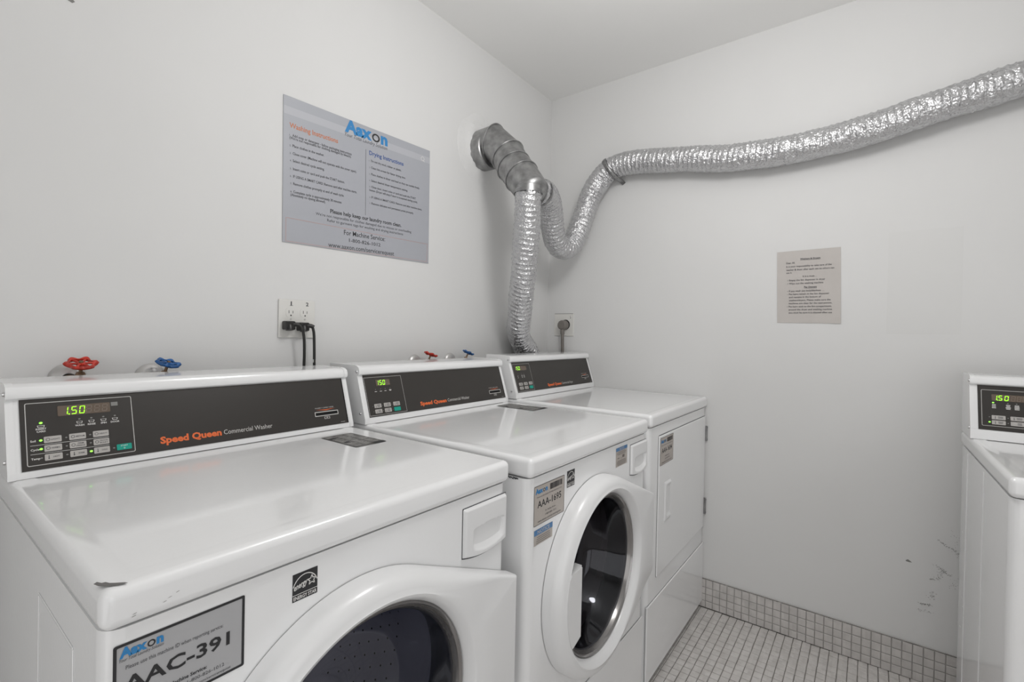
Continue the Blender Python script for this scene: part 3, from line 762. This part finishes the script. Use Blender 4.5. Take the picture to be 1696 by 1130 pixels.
        for c, x in enumerate((.0290, .0680)):
            for r_, y in enumerate((.0330, .0180)):
                key(x, y, .0290, .0120); lamp(x-.0048, y+.0062, (c, r_) == (0, 1), .0020 if (c, r_) == (0, 1) else .0014)
                if not (c == 1 and r_ == 1): thermo(ink, x+.0075, y+.0020, .0080, D+.0003)
                bars(ink, x+.0125, y+.0030, .0120, .0070, D+.0003, 2, .0016)
        key(.120, .0180, .0290, .0120, teal_m)
    else:
        fx = m['fx']; grey.ring([(.0010, .0035), (fx, .0035), (fx, .1195), (.0010, .1195)], [(.0019, .0044), (fx-.0009, .0044), (fx-.0009, .1186), (.0019, .1186)], d)
        dx0, dx1 = m['disp']; Flat(s).rect(dx0, .0918, dx1, .1105, d, .0005).make('display', disp_m, pn)
        for i, ch in enumerate('150'): seven(seg, ch, dx0+.0035+[-.0035, .0085, .0205][i], .0937, .0082, .0150, .0026, .0015)
        if m['lights'] == 4:
            for x in (.0366, .0551, .0724, .0908): lamp(x, .0815, False, .0011); bars(wt, x-.0045, .0735, .009, .0045, d, 1 if x < .09 else 2, .0014)
        else:
            for x, n_ in ((.0240, 2), (.0530, 4), (.0680, 4)): lamp(x, .0790-(.002 if n_ == 2 else 0), False, .0010); bars(wt, x-.0045, .0600, .008, .014, d, n_, .0011)
        for c in range(3):
            for r_ in range(2):
                x, y = m['kx'][c], m['ky'][r_]
                last = (c == 2 and r_ == 1)
                key(x, y, .0250, .0120, teal_m if last else key_m); lamp(x-.0052, y+.006, False, .0010)
                if not last:
                    thermo(ink, x+.0055, y+.0015, .0075, D+.0003); bars(ink, x+.0090, y+.0020, .0125, .0085, D+.0003, 3, .0012)
    grey.make('keypad_outline', line_m, pn)
    wt.make('panel_lettering', white_p, pn)
    if ink.v: ink.make('key_lettering', grey_p, pn)
    seg.make('lit_digits', green_e, pn)
    if gh.v: gh.make('unlit_digits', ghost_m, pn)
    if m.get('brand'):
        bx, bw, cx_, cw, by, h1, h2 = m['brand']
        Flat(s).text('Speed Queen', bx, by, h1, d, w=bw, bold=.042, tall=1.05).make('orange_lettering', orange_m, pn)
        Flat(s).text(m['words'], cx_, by+.0006, h2, d, w=cw, bold=.004, tall=1.05).make('white_lettering', line_m, pn)
    card_slot(s, *m['slot'], pn)
    k = Flat(s); bars(k, pw-.022, .004, .015, .003, d, 1, .0008); k.make('small_print', line_m, pn)

def lid(root, zt, yb, lt=.0450):
    bm = box_bm(0, W, 0, yb, zt-lt, zt, .0125, 4)
    top = max((f for f in bm.faces if f.normal.z > .99), key=lambda f: f.calc_area())
    r = bmesh.ops.inset_region(bm, faces=[top], thickness=.030, depth=0)
    r = bmesh.ops.inset_region(bm, faces=[top], thickness=.008, depth=-.0012)
    return bm_obj('lid', bm, enamel, root, True, 50)

def cabinet_shell(root, z0, z1, yb, hole=None, name='cabinet', rim=.020, x0=.003, x1=W-.003, yf=.008):
    """sheet metal wrap, rounded front corners; the flat front can have a round opening (cx, cz, r)"""
    r = rim; V = []; F = []
    plan = []
    for i in range(7): a = PI*1.5-i*PI/12; plan.append((x0+r+r*math.cos(a), yf+r+r*math.sin(a)))
    left = plan; right = [(x0+x1-x, y) for x, y in left]
    pl = list(reversed([(x0, yb)])) and [(x0, yb)]+list(reversed(left))+right+[(x1, yb)]
    n = len(pl); half = n//2
    V = [(x, y, z0) for x, y in pl]+[(x, y, z1) for x, y in pl]
    for i in range(n-1):
        if i == half-1: continue
        F.append((i, i+1, n+i+1, n+i))
    F.append((n-1, 0, n, 2*n-1)); F.append(tuple(reversed(range(n)))); F.append(tuple(range(n, 2*n)))
    fx0, fx1 = x0+r, x1-r
    if hole is None: F.append((half-1, half, n+half, n+half-1))
    else:
        cx, cz, rad = hole; N = 64; b = len(V)
        for k in range(N):
            a = 2*PI*k/N+.0; c, s_ = math.cos(a), math.sin(a)
            V.append((cx+rad*c, yf, cz+rad*s_))
        for k in range(N):
            a = 2*PI*k/N; c, s_ = math.cos(a), math.sin(a)
            tx = ((fx1-cx)/c if c > 0 else (fx0-cx)/c) if abs(c) > 1e-6 else 1e9
            tz = ((z1-cz)/s_ if s_ > 0 else (z0-cz)/s_) if abs(s_) > 1e-6 else 1e9
            t = min(tx, tz); V.append((cx+t*c, yf, cz+t*s_))
        for k in range(N): j = (k+1) % N; F.append((b+k, b+j, b+N+j, b+N+k))
        # corner triangles
        for (qx, qz, vi) in ((fx0, z0, half-1), (fx1, z0, half), (fx1, z1, n+half), (fx0, z1, n+half-1)):
            for k in range(N):
                j = (k+1) % N; A, B = V[b+N+k], V[b+N+j]
                onx = lambda P: abs(P[0]-qx) < 1e-6
                onz = lambda P: abs(P[2]-qz) < 1e-6
                if (onx(A) and onz(B) and not onx(B)) or (onz(A) and onx(B) and not onz(B)):
                    F.append((b+N+k, b+N+j, vi))
    return mesh_obj(name, V, F, enamel, root, True, 28)

def height_panel(name, pts_fn, nx, nz, m, parent, y):
    V = []; F = []
    for j in range(nz+1):
        for i in range(nx+1): V.append(pts_fn(i/nx, j/nz))
    for j in range(nz):
        for i in range(nx): a = j*(nx+1)+i; F.append((a, a+1, a+nx+2, a+nx+1))
    return mesh_obj(name, V, F, m, parent, True, 60)
def sstep(a, b, x):
    t = max(0, min(1, (x-a)/(b-a))); return t*t*(3-2*t)

def drawer(root, x0, x1, z0, z1, sag=.010, yf=.008):
    """detergent drawer front with a scooped grip"""
    cx = (x0+x1)/2
    def fn(u, v):
        x = x0+(x1-x0)*u; zb = z0-sag*(1-(2*u-1)**2); z = zb+(z1-zb)*v
        e = min(u*(x1-x0), (1-u)*(x1-x0), v*(z1-zb), (1-v)*(z1-zb)); y = yf-.0075*sstep(-.0005, .004, e)
        px, pz = (u-.56)/.335, (v-.33)/.215
        w_ = sstep(1.12, .90, abs(px))
        b0, b1 = .14-.04*(1-px*px), .56+.05*(1-px*px)
        if b0 < v < b1:
            k = (v-b0)/(b1-b0); y += w_*.024*(k**.8)*sstep(1.0, .90, k)
        return (x, y, z)
    o = height_panel('detergent_drawer', fn, 60, 60, plastic_w, root, yf)
    # dark joint around the drawer
    s = Surf((0, yf, 0), (1, 0, 0), (0, 0, 1)); k = Flat(s); g = .0016
    A = []; B = []
    for (off, out) in ((g, A), (-.001, B)):
        for i in range(17): u = i/16; out.append((x0-off+(x1-x0+2*off)*u, z0-off-sag*(1-(2*u-1)**2)))
        out.append((x1+off, z1+off)); out.append((x0-off, z1+off))
    k.ring(A, B, .0006); k.make('drawer_joint', gask_m, o)
    return o

def washer_door(root, zt, glass):
    cx, cz = .315, .572; yf = .008; R0 = .252; Q = (.6825, .690); Q2 = (.6825, .440)
    def tang(q, sgn):
        dx, dz = q[0]-cx, q[1]-cz; D = math.hypot(dx, dz); return math.atan2(dz, dx)+sgn*math.acos(R0/D)
    ta, tb = tang(Q, 1), tang(Q2, -1); qa, qb = math.atan2(Q[1]-cz, Q[0]-cx), math.atan2(Q2[1]-cz, Q2[0]-cx)
    def Rout(a):
        a = (a+PI) % (2*PI)-PI
        if a > ta or a < tb: return R0
        if a > qa: d = a-ta; return R0/math.cos(d)
        if a < qb: return R0/math.cos(a-tb)
        return (Q[0]-cx)/math.cos(a)
    A = sorted(set([2*PI*k/120-PI for k in range(120)]+[qa, qb, ta, tb])); n = len(A); V = []; ringn = None
    for a in A:
        R = Rout(a); f = min(1, (R-R0)/.10); er = .030*(1-f)+.010*f; pe = .050-.016*f
        P = [(R, .0015), (R, pe-er*.9)]
        for k in range(1, 6): t = k/5*PI/2; P.append((R-er*(1-math.cos(t)), pe-er*.9*(1-math.sin(t))))
        rm = min(R-er-.0003, .245)
        P += [((R-er-.0003+.2215)/2, (pe+.0508)/2), (.2215, .0508), (.2160, .0485), (.2080, .036), (.2055, .030), (.2050, .012)]
        ringn = len(P)
        for r, p in P: V.append((cx+r*math.cos(a), yf-p, cz+r*math.sin(a)))
    F = []
    for i in range(n):
        j = (i+1) % n
        for k in range(ringn-1): F.append((i*ringn+k, i*ringn+k+1, j*ringn+k+1, j*ringn+k))
    door = mesh_obj('door', V, F, plastic_w, root, True, 40)
    ctr = (cx, yf, cz); ax = (0, -1, 0)
    lathe('glass_trim', [(.2052, .026), (.2010, .031), (.1985, .028), (.1965, .024), (.1950, .026), (.1930, .021), (.1915, .016)], trim_m, door, ctr, ax, 72)
    lathe('gasket', [(.1915, .016), (.1895, .017), (.1870, .012), (.1865, .002), (.188, -.02), (.200, -.05), (.206, -.055)], gask_m, door, ctr, ax, 64)
    lathe('door_glass', [(.1875, .014), (.184, .006), (.175, -.010), (.162, -.040), (.150, -.075), (.138, -.092), (.10, -.103), (.05, -.107), (.0, -.108)], glass, door, ctr, ax, 72, 80)
    # grip: a plate closing the left side of the opening with a straight edge
    pts = [(-.139, .074), (-.139, -.098), (-.172, -.112)]
    for k in range(9):
        a = PI+.50-(.50+.42)*k/8; pts.append((.2175*math.cos(a), .2175*math.sin(a)))
    pts.append((-.200, .070))
    bm = bmesh.new(); n = len(pts)
    hi = [.044, .044, .040]+[.0495]*9+[.0485]
    top = [bm.verts.new((cx+x, yf-hi[i], cz+z)) for i, (x, z) in enumerate(pts)]; bot = [bm.verts.new((cx+x, yf-.022, cz+z)) for x, z in pts]
    bm.faces.new(top); bm.faces.new(list(reversed(bot)))
    for i in range(n): j = (i+1) % n; bm.faces.new((top[i], bot[i], bot[j], top[j]))
    bmesh.ops.bevel(bm, geom=[e for e in bm.edges if e.verts[0] in top and e.verts[1] in top], offset=.003, segments=2, affect='EDGES')
    bm_obj('door_grip', bm, plastic_w, door, True, 30)
    # drum behind the glass
    dr = lathe('drum', [(.207, -.05), (.215, -.065), (.238, -.09), (.245, -.20), (.245, -.40), (.238, -.42), (.12, -.425), (.0, -.425)], drum_m, root, ctr, ax, 64, 30)
    hb = Flat(Surf((0, 0, 0), (1, 0, 0), (0, 0, 1)))
    for r_ in range(3, 12):
        rad = .018*r_; nn = int(2*PI*rad/.026)
        for k in range(nn):
            a = 2*PI*(k+.5*(r_ % 2))/nn; b = len(hb.v)
            hb.v += [Vector((cx+rad*math.cos(a)+.0024*math.cos(q*PI/3), yf+.4225, cz+rad*math.sin(a)+.0024*math.sin(q*PI/3))) for q in range(6)]; hb.f.append(tuple(range(b, b+6)))
    for j in range(10):
        for k in range(56):
            a = 2*PI*(k+.5*(j % 2))/56; y = yf+.115+j*.028; b = len(hb.v); rr_ = .2435
            for q in range(6):
                aa = a+.0095*math.cos(q*PI/3); hb.v.append(Vector((cx+rr_*math.cos(aa), y+.0024*math.sin(q*PI/3), cz+rr_*math.sin(aa))))
            hb.f.append(tuple(range(b, b+6)))
    o = hb.make('drum_holes', hole_m, dr); o['kind'] = 'stuff'
    for k in range(3):
        a = 2*PI*k/3+.6; c, s_ = math.cos(a), math.sin(a)
        P = []
        for (t, h) in ((-.035, 0), (-.018, .040), (0, .052), (.018, .040), (.035, 0)):
            rr_ = .243-h; P.append((cx+rr_*c-t*s_, cz+rr_*s_+t*c))
        V = [(x, yf+.11, z) for x, z in P]+[(x, yf+.41, z) for x, z in P]; m5 = len(P)
        mesh_obj('drum_paddle', V, [(i, i+1, m5+i+1, m5+i) for i in range(m5-1)]+[tuple(range(m5)), tuple(range(m5, 2*m5))], drum_m, dr, True, 50)
    return door

def estar(root, s, x, y, w, h):
    r = Flat(s).rect(x, y, x+w, y+h, .0004).make('energy_sticker', dark_p, root)
    t = Flat(s); d = .0008; cx = x+w*.5
    yb = y+h*.30
    A = [(cx+w*.52*math.cos(a), yb+h*.60*math.sin(a)) for a in [PI*k/16 for k in range(17)]]
    for i in range(16):
        a, b = A[i], A[i+1]
        if max(a[0], b[0]) < x+w*.99 and min(a[0], b[0]) > x+w*.01: t.line(*a, *b, w*.035, d)
    t.line(x, y+h*.235, x+w, y+h*.235, h*.022, d)
    t.text('ENERGY STAR', x+w*.04, y+h*.05, h*.125, d, w=w*.92, bold=.02)
    t.text('energy', x+w*.06, y+h*.40, h*.16, d, w=w*.56, shear=.5, bold=.02, rot=.22)
    sx, sy, R = x+w*.76, y+h*.58, w*.19
    st = [(sx+R*(1 if k % 2 == 0 else .42)*math.sin(k*PI/5), sy+R*(1 if k % 2 == 0 else .42)*math.cos(k*PI/5)) for k in range(10)]
    for i in range(10): t.line(*st[i], *st[(i+1) % 10], w*.035, d)
    t.make('sticker_lettering', white_p, r)

def id_label(root, s, x, y, w, h, code, base, style):
    r = Flat(s).poly(rr(x, y, x+w, y+h, .002, 3), .0004).make('id_label', base, root)
    t = Flat(s); d = .0008
    b = .0030 if style == 'big' else .0010
    t.ring(rr(x, y, x+w, y+h, .002, 3), rr(x+b, y+b, x+w-b, y+h-b, .001, 3), d)
    if style == 'big':
        logo(s, x+.0052, y+h*.835, .0392, .0092, d, r)
        t.text(code, x+.0080, y+h*.405, .0150, d, w=.1050, bold=.022)
        g = Flat(s)
        g.text('Your Total Laundry Solution', x+.0052, y+h*.785, .0026, d, w=.0392, shear=.3)
        g.text('Please use this machine ID when reporting service:', x+.0108, y+h*.675, .0034, d, w=.0945)
        t.text('For Machine Service:', x+.0415, y+h*.215, .0032, d, w=.0465, bold=.02)
        g.text('Call: 1-800-826-1012', x+.0540, y+h*.135, .0030, d, w=.0530)
        g.text('www.aaxon.com/servicerequest', x+.0570, y+h*.060, .0024, d, w=.0575)
        g.make('small_lettering', grey_p, r)
    else:
        logo(s, x+w*.04, y+h*.80, w*.38, h*.115, d, r)
        xx = x+w*.50; random.seed(3)
        while xx < x+w*.92:
            bw = random.choice([.0006, .0011, .0018]); t.rect(xx, y+h*.775, xx+bw, y+h*.93, d); xx += bw+random.choice([.0006, .0011])
        t.text(code, x+w*.11, y+h*.43, h*.17, d, w=w*.78, bold=.008)
        g = Flat(s)
        g.text('Please use this machine ID when reporting service:', x+w*.09, y+h*.69, h*.028, d, w=w*.82)
        g.text('For Machine Service:', x+w*.36, y+h*.265, h*.035, d, w=w*.34)
        g.text('1-800-826-1012', x+w*.36, y+h*.165, h*.045, d, w=w*.36)
        g.text('www.aaxon.com/servicerequest', x+w*.12, y+h*.06, h*.04, d, w=w*.76)
        g.make('small_lettering', grey_p, r)
    t.make('label_lettering', dark_p, r)
def small_notice(root, s, x, y, w, h, txt, marks):
    r = Flat(s).rect(x, y, x+w, y+h, .0004).make('notice_sticker', label_warm, root)
    hh = h*.36 if not marks else h*.18
    Flat(s).rect(x, y+h-hh, x+w, y+h, .0007).make('blue_header', bluebox, r)
    Flat(s).text(txt, x+w*.5, y+h-hh*.82, hh*.62, .0010, w=w*(.66 if not marks else .4), align='C', bold=.02).make('header_lettering', poster_band, r)
    t = Flat(s)
    if marks:
        bars(t, x+w*.06, y+h*.60, w*.86, h*.20, .0008, 3, h*.022); bars(t, x+w*.06, y+h*.05, w*.86, h*.28, .0008, 5, h*.020)
        t.rect(x+w*.55, y+h*.40, x+w*.75, y+h*.55, .0008); t.rect(x+w*.12, y+h*.42, x+w*.3, y+h*.46, .0008); t.poly(disc(x+w*.45, y+h*.40, h*.03, 8), .0008)
    else: bars(t, x+w*.06, y+h*.08, w*.88, h*.50, .0008, 4, h*.035)
    t.make('fine_print', mat('faded_print', (.16, .14, .13), .6) if 'faded_print' not in MATS else MATS['faded_print'], r)
def lid_sticker(root, x0, x1, y0, y1, z):
    s = Surf((x0, y0, z), (1, 0, 0), (0, 1, 0)); w, h = x1-x0, y1-y0
    r = Flat(s).rect(0, 0, w, h, .0004).make('instruction_sticker', mat('sticker_grey', (.10, .095, .09), .35) if 'sticker_grey' not in MATS else MATS['sticker_grey'], root)
    t = Flat(s); random.seed(11); yy = h*.96
    while yy > h*.05:
        hh = random.choice([.0012, .0016, .0024])
        for a, b in ((.04, .34), (.37, .66), (.69, .96)):
            if random.random() < .85: t.rect(w*a, yy-hh, w*(a+(b-a)*random.uniform(.5, 1)), yy, .0008)
        yy -= hh+random.uniform(.002, .0034)
    t.make('fine_print', line_m, r)
    k = Flat(s); k.rect(w*.62, 0, w, h*.10, .001); k.rect(w*.08, h*.34, w*.26, h*.44, .001); k.rect(w*.05, h*.72, w*.22, h*.82, .001); k.make('dark_block', dark_p, r)

def feet(root, zc, yb):
    for x in (.05, W-.05):
        for y in (.06, yb-.06):
            lathe('foot', [(0, 0), (.019, 0), (.021, .006), (.014, .011), (.008, .013), (.008, zc+.002)], gask_m, root, (x, y, .0005), (0, 0, 1), 16)

def washer(label, x0, yf, zt, cy, dz, back, **k):
    root = thing('washing_machine', label, 'washing machine', (x0, yf, 0), 0)
    body = root; zt0 = zt
    lid(root, zt, back)
    cab = cabinet_shell(root, .020, zt-.0465, back-.02, (.315, .572, .2235))
    m = dict(zt=zt, cy=cy, dz=dz, back=back); m.update(k); console(root, m)
    # lower access panel: a shallow raised sheet with a joint above it
    g = Surf((0, .008, 0), (1, 0, 0), (0, 0, 1))
    Flat(g).rect(.022, .2785, W-.022, .2805, .0004).make('panel_seam', gask_m, root)
    box('lower_panel', .004, W-.004, .0045, .0105, .022, .2785, enamel, root, .003, 3)
    drawer(root, *k['drawer'])
    washer_door(root, zt, k['glass'])
    feet(root, .02, back-.02)
    return root, g

w1, g1 = washer('front-loading washer nearest the camera with machine number AAC-391', -2.111, -.828, .9294, .5642, .0128, .733, style='old_washer',
    brand=(.2034, .1175, .3256, .1106, .0152, .0125, .0098), words='Commercial Washer', slot=(.5508, .0270, .6205, .0395), drawer=(.5430, .6750, .7660, .8600), glass=glass_m)
id_label(w1, g1, .0125, .7785, .1300, .0880, 'AAC-391', label_m, 'big')
estar(w1, g1, .2045, .8285, .0365, .0378)
lid_sticker(w1, .5385, .6250, .3412, .4885, .9294-.0005)
c = Flat(Surf((0, 0, .9294), (1, 0, 0), (0, 1, 0)))
c.poly([(.0010, .0300), (.0030, .0215), (.0065, .0160), (.0110, .0115), (.0170, .0080), (.0240, .0065), (.0225, .0100), (.0160, .0160), (.0120, .0205), (.0100, .0260), (.0070, .0265), (.0045, .0330)], .0005)
ch = c.make('paint_chip', chip_m, w1)
for yy in (.118, .3055):
    box('side_rib', .0018, .0034, yy-.002, yy+.002, .06, .825, enamel, w1, .0008, 1)
box('side_rib', .0018, .0034, .118, .3055, .823, .827, enamel, w1, .0008, 1)
dt = Flat(Surf((0, 0, 0), (1, 0, 0), (0, 0, 1)))
for (x, z) in ((.060, .902), (.067, .905), (.0285, .898), (.0275, .8955), (.055, .899)): dt.poly(blob(x, z, .0022, .0003, 6, .2, .25), .0006)
dt.make('scratch', scuff_m, w1)

w2, g2 = washer('middle front-loading washer with machine number AAA-1695', -1.3964, -.860, .9294, .5889, .0181, .765, style='new', fx=.1412, disp=(.0420, .0940), lights=4,
    kx=(.0219, .0566, .0920), ky=(.0256, .0090), brand=(.2005, .1200, .3262, .1112, .0148, .0108, .0098), words='Commercial Washer', slot=(.5536, .0215, .6235, .0350), drawer=(.5520, .6780, .7730, .8640), glass=glass2_m)
id_label(w2, g2, .0242, .7735, .1300, .0885, 'AAA-1695', label_warm, 'small')
estar(w2, g2, .1670, .8260, .0375, .0405)
small_notice(w2, g2, .0270, .7290, .0765, .0350, 'NOTICE', False)
small_notice(w2, g2, .4480, .8160, .0800, .0560, 'NOTICE', True)
lid_sticker(w2, .5600, .6530, .3765, .5460, .9294-.0005)
k = Flat(Surf((0, .005, 0), (0, -1, 0), (0, 0, 1)))
for i in range(40):
    yy = -.030-.0021*i; k.poly(blob(yy, .8815+.0016*math.sin(i*1.7)+random.uniform(-.0008, .0008), .0026, .0012, 7, .3), .0015)
k.make('torn_seal', gask_m, w2)

# ------------------------------------------------------------------ dryers
def dryer(label, loc, rot, zt, cy, dz, back, **k):
    root = thing('dryer', label, 'dryer', loc, rot)
    lid(root, zt, back)
    cabinet_shell(root, .022, zt-.0465, back-.02)
    m = dict(zt=zt, cy=cy, dz=dz, back=back); m.update(k); console(root, m)
    g = Surf((0, .008, 0), (1, 0, 0), (0, 0, 1)); q = k.get('drop', 0)
    z0, z1 = .360-q, .8535-q
    d = box_bm(.088, .6690, .0035, .0100, z0, z1, .0028, 3)
    # round the corners of the door a little more
    door = bm_obj('door', d, enamel, root, True, 40)
    kk = Flat(g); kk.ring(rr(.0855, z0-.0025, .6715, z1+.0025, .008, 3), rr(.0880, z0, .6690, z1, .006, 3), .0005); kk.make('door_joint', gask_m, door)
    # recessed grip drawn into the door: a raised flange with a scoop
    X0, X1, Z0, Z1 = .1440, .2120, .535-q, .681-q
    def fn(u, v):
        x = X0+(X1-X0)*u; z = Z0+(Z1-Z0)*v
        e = min(u*(X1-X0), (1-u)*(X1-X0)*1.0, v*(Z1-Z0)*.6, (1-v)*(Z1-Z0)*.6)
        y = .0032-.0050*sstep(0, .006, e)
        inn = sstep(.10, .20, v)*sstep(.93, .84, v)*sstep(.22+.1*(v < .3), .34, u)*sstep(1.0, .93, u)
        return (x, y+inn*(.0045), z)
    h = height_panel('door_grip', fn, 40, 60, plastic_w, door, 0)
    box('lower_panel', .004, W-.004, .0035, .0105, .024, .2880-q, enamel, root, .003, 3)
    Flat(g).rect(.012, .2882-q, W-.012, .2898-q, .0005).make('panel_seam', gask_m, root)
    for za, zb in ((.742-q, .809-q), (.415-q, .487-q)):
        hg = box('hinge', .6725, .6795, -.0035, .008, za, zb, MATS['galvanised_steel'], root, .001, 1)
        for zz in (za+.008, zb-.008): lathe('hinge_screw', [(0, .001), (.0022, .0008), (.0025, 0)], dark_p, hg, (.676, -.0036, zz), (0, -1, 0), 8)
    feet(root, .022, back-.02)
    return root, g
d1, gd = dryer('left dryer beside the corner with machine number AAA-1694', (-.6894, -.8615, 0), 0, .9385, .5703, .0236, .725, style='new', fx=.1220, disp=(.0145, .0940), lights=3,
    kx=(.0177, .0525, .0880), ky=(.0278, .0110), brand=(.2293, .1180, .3510, .1020, .0110, .0108, .0098), words='Commercial Dryer', slot=(.5494, .0290, .6200, .0405))
gs = Surf((0, .0035, 0), (1, 0, 0), (0, 0, 1))
id_label(d1, gs, .0945, .7480, .1370, .0975, 'AAA-1694', label_warm, 'small')
d2, gd2 = dryer('lone dryer against the right wall at the right edge of the view', (-.790, -1.683, 0), -PI/2, .9150, .5230, .0300, .690, style='old_dryer', hz=.1290, drop=.010,
    brand=(.26, .14, .41, .11, .0152, .0125, .0098), words='Commercial Dryer', slot=(.5508, .0270, .6205, .0395))
k = Flat(Surf((0, 0, 0), (0, -1, 0), (0, 0, 1)))
for (y, z) in ((-.62, .60), (-.60, .40), (-.58, .38), (-.56, .36), (-.62, .30), (-.55, .25)):
    k.poly(blob(y, z, random.uniform(.004, .012), .0015, 8, .4, random.uniform(-.6, .3)), -.0026)
k.make('scuff', mat('faint_scuff', (.50, .50, .50), .6), d2)
mm = box('side_seam', .0015, .0035, .30, .306, .03, .86, enamel, d2, .0008, 1)
mm = box('side_seam', .0015, .0035, .56, .566, .03, .86, enamel, d2, .0008, 1)
